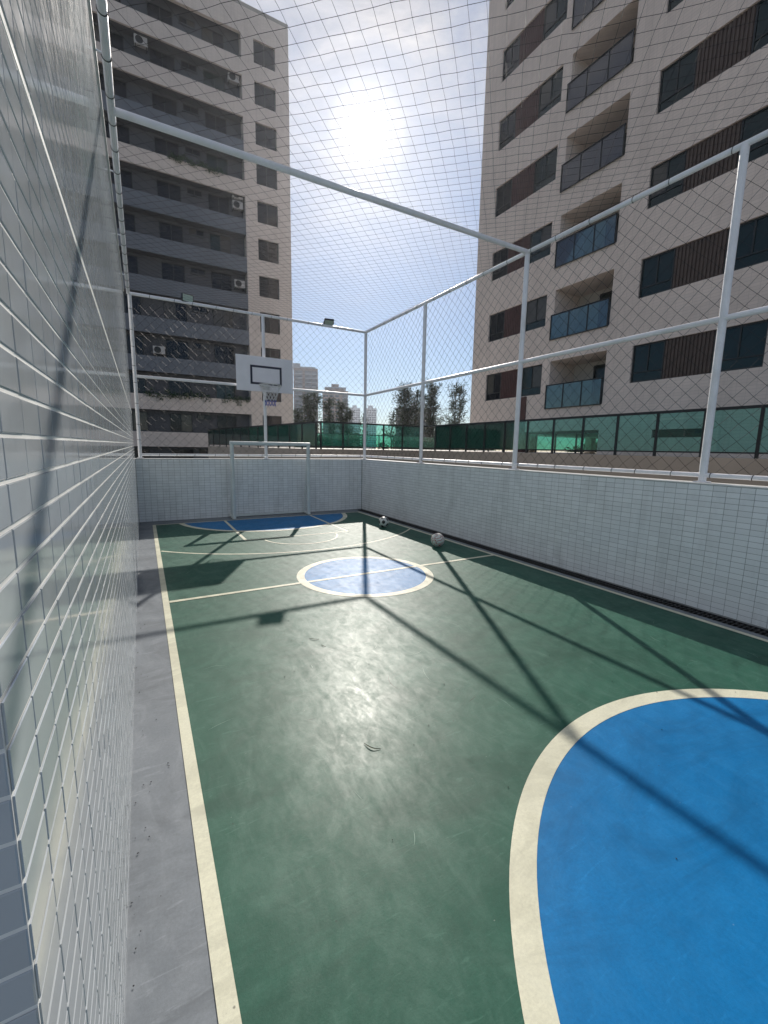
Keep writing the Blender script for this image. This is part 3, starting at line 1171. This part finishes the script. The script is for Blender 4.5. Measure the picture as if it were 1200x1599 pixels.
for k in range(NF):
    zb = 4.10 + 2.905 * k
    for wi, (a, b_) in enumerate(WIN):
        L = b_ - a
        m1, m2 = a + L * .345, a + L * .72
        glazing(a + .002, m1, zb + .002, zb + 1.308, 2, M['pane'])
        slat_panel(m1 + .002, m2 - .002, zb + .004, zb + 1.306, k, M['brown'] if wi else M['redbrown'])
        glazing(m2, b_ - .002, zb + .002, zb + 1.308, 2, M['panedark'] if wi == 0 else M['pane'])
    for bi, (a, b_) in enumerate(BAL):
        f0, f1 = zb - .66, zb + 1.34
        # back wall of the loggia with a sliding door
        dy0, dy1 = a + .06, a + (b_ - a) * .62
        mb = MB().poly([(XB + 1.599, dy1, f0), (XB + 1.599, b_, f0), (XB + 1.599, b_, f1), (XB + 1.599, dy1, f1)][::-1])
        mb.poly([(XB + 1.599, a, f1 - .16), (XB + 1.599, dy1, f1 - .16), (XB + 1.599, dy1, f1), (XB + 1.599, a, f1)][::-1])
        mb.poly([(XB + 1.599, a, f0), (XB + 1.599, dy0, f0), (XB + 1.599, dy0, f1 - .16), (XB + 1.599, a, f1 - .16)][::-1])
        mb.build('loggia_wall', M['soffit'], rb)
        fm = MB()
        z2 = f1 - .16
        X0, X1 = XB + 1.58, XB + 1.64
        fm.box(X0, X1, dy0, dy1, z2 - .05, z2).box(X0, X1, dy0, dy0 + .05, f0, z2 - .05).box(X0, X1, dy1 - .05, dy1, f0, z2 - .05)
        mid = (dy0 + dy1) / 2
        fm.box(X0 + .002, X1, mid - .03, mid + .03, f0, z2 - .05)
        dr = fm.build('sliding_door', M['frame'], rb)
        MB().poly([(X1 - .01, dy0 + .04, f0), (X1 - .01, mid - .03, f0), (X1 - .01, mid - .03, z2 - .04), (X1 - .01, dy0 + .04, z2 - .04)][::-1]).build('pane', M['paneblue'] if k % 3 != 2 else M['pane'], dr)
        MB().poly([(X1 - .014, mid + .03, f0), (X1 - .014, dy1 - .04, f0), (X1 - .014, dy1 - .04, z2 - .04), (X1 - .014, mid + .03, z2 - .04)][::-1]).build('pane', M['pane'], dr)
        # glass balustrade
        gx = XB - .05
        bm_ = MB().box(gx - .03, gx + .03, a + .02, b_ + .10, f0 + .96, f0 + 1.0).box(gx - .015, gx + .015, a + .02, b_ + .10, f0 - .03, f0 + .0)
        for i in range(4):
            s = a + .05 + (b_ - a + .02) * i / 3
            bm_.box(gx - .02, gx + .02, s - .02, s + .02, f0, f0 + .96)
        bm_.box(gx - .02, XB - .002, b_ + .06, b_ + .10, f0 + .002, f0 + .958)
        bl = bm_.build('balustrade', M['black'], rb)
        for i in range(3):
            s0 = a + .05 + (b_ - a + .02) * i / 3 + .022
            s1 = a + .05 + (b_ - a + .02) * (i + 1) / 3 - .022
            MB().box(gx - .004, gx + .004, s0, s1, f0 + .01, f0 + .955).build('pane', M['balcglass'], bl)

# ---------------------------------------------------------------- building on the left
YL = 38.9
lb = thing('apartment_building', 'tall apartment block with dark recessed balconies and a pale windowed end bay on the left', 'building', (4, 45, -3))
ZLR = 35.1
holes = [(9.50, 11.22, 4.27 + 2.9 * k - 1.66, 4.27 + 2.9 * k, .22) for k in range(-1, 11)]
facade(8.54, 12.32, -3, ZLR, holes, lambda s, z, d: (s, YL + d, z), .22).build('end_bay_wall', M['beigeL'], lb)
MB().poly([(12.32, YL, -3), (12.32, 54, -3), (12.32, 54, ZLR), (12.32, YL, ZLR)]).poly([(8.54, YL, -3), (8.54, 39.75, -3), (8.54, 39.75, ZLR), (8.54, YL, ZLR)][::-1]).build('side_wall', M['beigeL'], lb)
MB().box(-9, 12.30, YL + .02, 54, ZLR + .001, ZLR + .3).build('roof', M['concrete'], lb)
MB().box(-9, 8.538, YL, YL + .25, 4.29 + 29, ZLR).build('roof_band', M['beigeL'], lb)
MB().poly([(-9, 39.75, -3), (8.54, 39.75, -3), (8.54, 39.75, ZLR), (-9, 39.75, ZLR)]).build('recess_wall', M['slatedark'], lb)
MB().box(-9.2, -8.7, YL, 54, -3, ZLR).build('party_wall', M['beigeL'], lb)
for k in range(-1, 11):
    z1 = 4.27 + 2.9 * k
    z0 = z1 - 1.66
    fm = MB()
    y0, y1 = YL + .16, YL + .21
    fm.box(9.502, 11.218, y0, y1, z0 + .002, z0 + .06).box(9.502, 11.218, y0, y1, z1 - .06, z1 - .002)
    for s in (9.502, 10.33, 11.158):
        fm.box(s, s + .06, y0, y1, z0 + .06, z1 - .06)
    w = fm.build('window', M['frame'], lb)
    for s0 in (9.56, 10.388):
        MB().poly([(s0, y1 - .02, z0 + .05), (s0 + .772, y1 - .02, z0 + .05), (s0 + .772, y1 - .02, z1 - .05), (s0, y1 - .02, z1 - .05)]).build('pane', M['panedark'], w)
beige_floors = {-2, -1, 0, 6, 8, 9}
YRW = 39.75


def rec_window(x0, x1, z0, z1, n, mat):
    fm = MB()
    y0, y1 = YRW - .05, YRW - .003
    fm.box(x0, x1, y0, y1, z0, z0 + .05).box(x0, x1, y0, y1, z1 - .05, z1)
    for i in range(n + 1):
        s = x0 + (x1 - x0 - .05) * i / n
        fm.box(s, s + .05, y0, y1, z0 + .05, z1 - .05)
    w = fm.build('window', M['frame'], lb)
    for i in range(n):
        s = x0 + (x1 - x0 - .05) * i / n + .05
        e = x0 + (x1 - x0 - .05) * (i + 1) / n
        MB().poly([(s, y1 - .015, z0 + .04), (e, y1 - .015, z0 + .04), (e, y1 - .015, z1 - .04), (s, y1 - .015, z1 - .04)]).build('pane', M['panecurt'] if random.random() < .12 else mat, w)
    sl = MB().box(x0 - .05, x1 + .05, YRW - .09, YRW - .0005, z0 - .08, z0 - .002).build('sill', M['slatedark'], w)


for k in range(-2, 10):
    zb = 4.29 + 2.9 * k
    MB().box(-8.7, 8.537, YL, YL + .14, zb, zb + 1.17).build('parapet', M['beigeL'] if k in beige_floors else M['slate'], lb)
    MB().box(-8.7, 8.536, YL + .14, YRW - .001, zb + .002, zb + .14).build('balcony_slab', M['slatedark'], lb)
    rec_window(-1.5, .55, zb + 1.25, zb + 2.70, 2, M['panedark'])
    rec_window(2.15, 3.82, zb + 1.25, zb + 2.70, 2, M['panedark'])
    rec_window(4.25, 5.35, zb + 2.30, zb + 2.72, 2, M['panedark'])
    rec_window(5.8, 7.4, zb + 1.05, zb + 2.74, 2, M['panedark'] if k % 2 else M['pane'])
    rec_window(-5.2, -3.3, zb + 1.25, zb + 2.70, 2, M['panedark'])


def ac_unit(x, z, label):
    t = thing('air_conditioner', label, 'air conditioner', (x, YRW - .35, z), 'air conditioner units on the left building')
    Y0 = YRW - .55
    MB().bbox(x - .42, x + .42, Y0, Y0 + .32, z - .29, z + .29, .02).build('casing', M['acw'], t)
    n = 20
    cx = x - .10
    MB().path([(cx + .235 * math.cos(2 * math.pi * i / n), Y0 - .006, z + .235 * math.sin(2 * math.pi * i / n)) for i in range(n)], .014, 6, True).build('fan_ring', M['black'], t)
    MB().poly([(cx + .23 * math.cos(2 * math.pi * i / n), Y0 - .003, z + .23 * math.sin(2 * math.pi * i / n)) for i in range(n)]).build('fan_opening', M['black'], t)
    mb = MB()
    for i in range(5):
        a0 = 2 * math.pi * i / 5
        mb.poly([(cx, Y0 - .008, z), (cx + .2 * math.cos(a0), Y0 - .012, z + .2 * math.sin(a0)), (cx + .2 * math.cos(a0 + .7), Y0 - .006, z + .2 * math.sin(a0 + .7))])
    mb.build('fan', M['frame'], t)
    MB().box(x - .36, x - .32, Y0 + .01, YRW - .001, z - .34, z - .292).box(x + .32, x + .36, Y0 + .01, YRW - .001, z - .34, z - .292).build('bracket', M['frame'], t)


AC = []
ac_unit(1.62, 8.92, 'white air conditioner on a dark balcony below the lamp nearest the tall wall')
ac_unit(1.62, 30.05, 'air conditioner high on the left building, close beside the tall tiled wall')
ac_unit(7.98, 30.2, 'air conditioner high up on the left building beside the pale end bay')
ac_unit(8.0, 21.80, 'upper of two stacked air conditioners beside the pale end bay')
ac_unit(8.0, 21.05, 'lower of two stacked air conditioners beside the pale end bay')
ac_unit(7.96, 15.0, 'single air conditioner beside the pale end bay, just above the end rail')


# ---------------------------------------------------------------- plants
def leaf_cloud(mb, centre, rad, n, size, droop=0.0, flat=.6):
    c = Vector(centre)
    for _ in range(n):
        while True:
            p = Vector((random.uniform(-1, 1), random.uniform(-1, 1), random.uniform(-1, 1)))
            if p.length < 1:
                break
        p = c + Vector((p.x * rad[0], p.y * rad[1], p.z * rad[2]))
        d = Vector((random.gauss(0, 1), random.gauss(0, 1), random.gauss(0, flat) - droop)).normalized()
        w = d.orthogonal().normalized()
        w = (Matrix.Rotation(random.uniform(0, 6.28), 3, d) @ w)
        s = size * random.uniform(.6, 1.3)
        mb.add([p - d * s * .5, p + w * s * .28, p + d * s * .6, p - w * s * .28], [(0, 1, 2, 3)])


def planter(x0, x1, z, label, seed):
    random.seed(seed)
    t = thing('balcony_plant', label, 'plant', ((x0 + x1) / 2, YL + .25, z - .3), 'plants on balcony parapets')
    mb = MB()
    x = x0
    while x < x1:
        h = random.uniform(.15, .42)
        leaf_cloud(mb, (x, YL - .02, z + random.uniform(-.25, .1)), (.3, .28, h), 70, .13, .5)
        x += random.uniform(.15, .5)
    stuff(mb.build('foliage', M['leaf'], t))
    MB().bbox(x0, x1, YL + .16, YL + .5, z - .35, z - .02, .02).build('trough', M['concrete'], t)


planter(.6, 5.2, 5.52, 'long green plants spilling over the lowest pale balcony, left building', 3)
planter(6.3, 8.3, 5.50, 'short dark plants on the lowest pale balcony beside the end bay', 4)
planter(3.2, 6.6, 22.95, 'bushy plant trailing over a pale balcony halfway up the left building', 5)


def casuarina(x, y, ztop, width, seed, label, stems=1, dens=1.0):
    random.seed(seed)
    t = thing('casuarina_tree', label, 'tree', (x, y, -3), 'feathery trees beyond the terrace')
    tr, cr_ = MB(), MB()
    for s in range(stems):
        bx = x + random.uniform(-.5, .5) * width * .35 * (stems > 1)
        by = y + random.uniform(-.5, .5) * width * .35 * (stems > 1)
        top = ztop - (random.uniform(.3, 1.6) if s else 0)
        lean = Vector((random.uniform(-.05, .05), random.uniform(-.05, .05), 0))
        H = top + 3
        spine = [Vector((bx, by, -3)) + lean * (H * i / 9) + Vector((random.gauss(0, .05), random.gauss(0, .05), H * i / 9)) for i in range(10)]
        tr.path(spine, [.16 * (1 - i / 9.5) + .012 for i in range(10)], 7)
        nb = int(56 * dens)
        for b_ in range(nb):
            f = .28 + .70 * (b_ + random.random()) / nb
            i = min(8, int(f * 9))
            p = spine[i].lerp(spine[i + 1], f * 9 - i)
            az = random.uniform(0, 2 * math.pi)
            Lb = width * .5 * (1.55 - 1.2 * f) * random.uniform(.35, 1.45)
            up = random.uniform(.35, 1.1)
            d = Vector((math.cos(az), math.sin(az), up)).normalized()
            pts = [p]
            for q in range(4):
                d = (d + Vector((random.gauss(0, .16), random.gauss(0, .16), random.gauss(.03, .12)))).normalized()
                pts.append(pts[-1] + d * Lb / 4)
            tr.path(pts, [.035 * (1 - q / 5) * (1.2 - f) + .006 for q in range(5)], 4)
            # clumps of thin drooping needles along the outer part of the branch
            for q in range(1, 5):
                if random.random() < .44:
                    continue
                for _ in range(int(17 * dens)):
                    c = pts[q] + Vector((random.gauss(0, .22), random.gauss(0, .22), random.gauss(0, .24)))
                    nd = (d * .7 + Vector((random.gauss(0, .55), random.gauss(0, .55), random.gauss(-.1, .5)))).normalized()
                    w = nd.orthogonal().normalized()
                    w = Matrix.Rotation(random.uniform(0, 6.28), 3, nd) @ w
                    s_ = random.uniform(.22, .55)
                    cr_.add([c, c + nd * s_ * .5 + w * .038, c + nd * s_, c + nd * s_ * .5 - w * .038], [(0, 1, 2, 3)])
        leaf_cloud(cr_, spine[9] - Vector((0, 0, .35)), (.10, .10, .6), 50, .24, -.8)
    tr.build('trunk', M['bark'], t)
    stuff(cr_.build('crown', M['needle'], t))
    return t


casuarina(18.7, 51.7, 8.3, 3.4, 11, 'feathery tree in front of the brown striped tower, nearest the backboard', 2)
casuarina(16.9, 52.6, 6.0, 3.0, 12, 'short thin tree half hidden at the foot of the brown striped tower')
casuarina(20.7, 51.0, 7.5, 2.0, 13, 'slim feathery tree in front of the left half of the tan tower')
casuarina(22.7, 50.1, 7.1, 2.6, 14, 'feathery tree in front of the right half of the tan tower', 2)
casuarina(24.4, 49.2, 5.6, 2.4, 15, 'sparse low tree before the two pale towers', 1, .6)
casuarina(29.3, 46.6, 9.2, 4.4, 16, 'broad dense feathery tree left of the second fence post', 3, 1.15)
casuarina(27.6, 47.6, 6.2, 2.4, 17, 'thin leaning twiggy tree just right of the corner post', 1, .5)
casuarina(32.2, 44.6, 9.6, 3.4, 18, 'tall dark feathery tree just right of the second fence post', 2, 1.1)
casuarina(34.4, 42.9, 9.6, 3.8, 19, 'pointed feathery tree closest to the right building', 2, .9)


def broad_tree(x, y, ztop, r, seed, label):
    random.seed(seed)
    t = thing('broadleaf_tree', label, 'tree', (x, y, -3), 'low trees behind the glass railing')
    tr, cr_ = MB(), MB()
    tr.path([(x, y, -3), (x + .1, y, -1.5), (x + .05, y + .1, 0), (x, y, ztop - r)], [.22, .18, .14, .08], 8)
    for _ in range(9):
        a = random.uniform(0, 6.28)
        e = Vector((x + math.cos(a) * r * .7, y + math.sin(a) * r * .7, ztop - r * random.uniform(.4, 1.5)))
        tr.path([(x, y, ztop - r * 1.9), ((x + e.x) / 2, (y + e.y) / 2, e.z - r * .5), e], [.07, .05, .015], 5)
    for _ in range(26):
        a = random.uniform(0, 6.28)
        q = random.uniform(.1, .85) * r
        zc = ztop - r * random.uniform(.25, 1.7)
        leaf_cloud(cr_, (x + math.cos(a) * q, y + math.sin(a) * q, zc), (r * .34, r * .34, r * .26), 130, .30)
    tr.build('trunk', M['bark'], t)
    stuff(cr_.build('crown', M['leaf'], t))


for i, (x, y, z, r, l) in enumerate((
        (17.6, 47.5, 3.3, 2.2, 'low leafy tree behind the glass below the brown striped tower'),
        (21.3, 46.5, 3.5, 2.3, 'low leafy tree behind the glass below the tan tower'),
        (25.4, 44.5, 2.6, 2.3, 'low leafy tree behind the glass below the pale towers'),
        (28.6, 42.5, 3.2, 2.4, 'leafy tree behind the glass under the broad feathery tree'),
        (31.2, 40.8, 3.3, 2.3, 'leafy tree behind the glass right of the second fence post'),
        (33.8, 38.4, 3.1, 2.3, 'leafy tree behind the glass beside the right building'),
        (36.5, 23.5, 3.3, 2.4, 'leafy tree seen through the open ground floor of the right building'),
        (38.0, 27.5, 3.2, 2.4, 'leafy tree behind the right building near its open corner'))):
    broad_tree(x, y, z, r, 40 + i, l)
random.seed(99)


# ---------------------------------------------------------------- far towers
def tower(label, a, b_, depth, ztop, floors, bays, wall, style, z0=-3):
    a, b_ = Vector((*a, 0)), Vector((*b_, 0))
    u = (b_ - a)
    Wd = u.length
    u /= Wd
    n = Vector((-u.y, u.x, 0))
    if n.y < 0:
        n = -n
    t = thing('tower_block', label, 'building', (a.x, a.y, z0), 'distant towers')
    P = lambda s, d, z: tuple(a + u * s + n * d + Vector((0, 0, z)))

    def bx(mb, s0, s1, d0, d1, h0, h1):
        vs = [P(s, d, h) for h in (h0, h1) for d in (d0, d1) for s in (s0, s1)]
        return mb.add(vs, [(0, 2, 3, 1), (4, 5, 7, 6), (0, 1, 5, 4), (2, 6, 7, 3), (0, 4, 6, 2), (1, 3, 7, 5)])
    bx(MB(), 0, Wd, 0, depth, z0, ztop).build('wall', wall, t)
    fh = (ztop + 1) / floors
    for s0, s1, kind in bays:
        s0, s1 = s0 * Wd, s1 * Wd
        for k in range(floors):
            h = k * fh + .3
            if h + fh > ztop:
                continue
            if kind == 'balcony':
                o = bx(MB(), s0, s1, -.05, -.004, h + .7, h + fh - .30).build('window', M['twgl'], t)
                bx(MB(), s0 - .1, s1 + .1, -1.0, -.006, h - .1, h + .72).build('balcony', style, t)
            else:
                bx(MB(), s0, s1, -.05, -.004, h + .9, h + fh - .55).build('window', M['twgl'], t)
    return t, bx, Wd


t, bx, Wd = tower('brown and white striped tower block beside the backboard', (100.05, 314.5), (116.75, 308.7), 18, 58.6, 20, ((.06, .36, 'balcony'), (.47, .72, 'balcony'), (.74, .95, 'balcony')), M['twA'], M['twAw'])
bx(MB(), -.4, Wd * .28, 4, 12, 58.6, 62.5).build('lift_house', M['twAw'], t)
bx(MB(), Wd * .1, Wd * .9, -.5, 17, 58.602, 59.5).build('roof_slab', M['twAw'], t)
t, bx, Wd = tower('tan tower block with stepped overhanging roof slabs', (127.2, 326.1), (145.3, 318.4), 18, 44.8, 15, ((.05, .22, 'window'), (.28, .45, 'window'), (.52, .66, 'window'), (.80, 1.02, 'balcony')), M['twB'], M['twAw'])
bx(MB(), -.6, Wd + .6, -1, 19, 44.802, 45.6).build('roof_slab', M['twB'], t)
bx(MB(), Wd * .18, Wd * .82, 1, 16, 45.602, 47.6).build('penthouse', M['twB'], t)
bx(MB(), Wd * .08, Wd * .94, -.5, 18, 47.602, 48.5).build('roof_slab', M['twAw'], t)
bx(MB(), Wd * .35, Wd * .65, 3, 12, 48.502, 51.3).build('lift_house', M['twB'], t)
for lab, a, b_, zt in (('pale distant tower left of the corner post', (250.8, 545.1), (265.1, 538.3), 55), ('pale distant tower behind the corner post', (269.8, 535.9), (285.1, 527.9), 55.3)):
    t, bx, Wd = tower(lab, a, b_, 15, zt, 18, ((.06, .18, 'window'), (.24, .36, 'window'), (.42, .56, 'window'), (.64, .76, 'window'), (.82, .94, 'window')), M['twC'], M['twAw'])
    bx(MB(), Wd * .3, Wd * .7, 3, 10, zt + .002, zt + 4).build('lift_house', M['twC'], t)
t, bx, Wd = tower('low grey block half hidden behind the broad feathery tree', (87.4, 145.8), (98.8, 138.3), 16, 17.2, 7, ((.05, .2, 'window'), (.26, .42, 'window'), (.5, .66, 'window'), (.74, .94, 'window')), M['twE'], M['twAw'])
bx(MB(), Wd * .42, Wd * .62, 3, 8, 17.202, 19.4).build('lift_house', M['twC'], t)

# ---------------------------------------------------------------- air
HAZE = 0.00036
if HAZE:
    k = NT('haze_air')
    pv = k.n('ShaderNodeVolumePrincipled')
    pv.inputs['Color'].default_value = (.86, .91, 1.0, 1)
    pv.inputs['Density'].default_value = HAZE
    pv.inputs['Anisotropy'].default_value = .72
    out = [n for n in k.t.nodes if n.type == 'OUTPUT_MATERIAL'][0]
    k.t.nodes.remove(k.b)
    k.l(pv.outputs[0], out.inputs['Volume'])
    stuff(MB().box(-60, 420, -30, 640, -4, 70).build('haze', k.m))
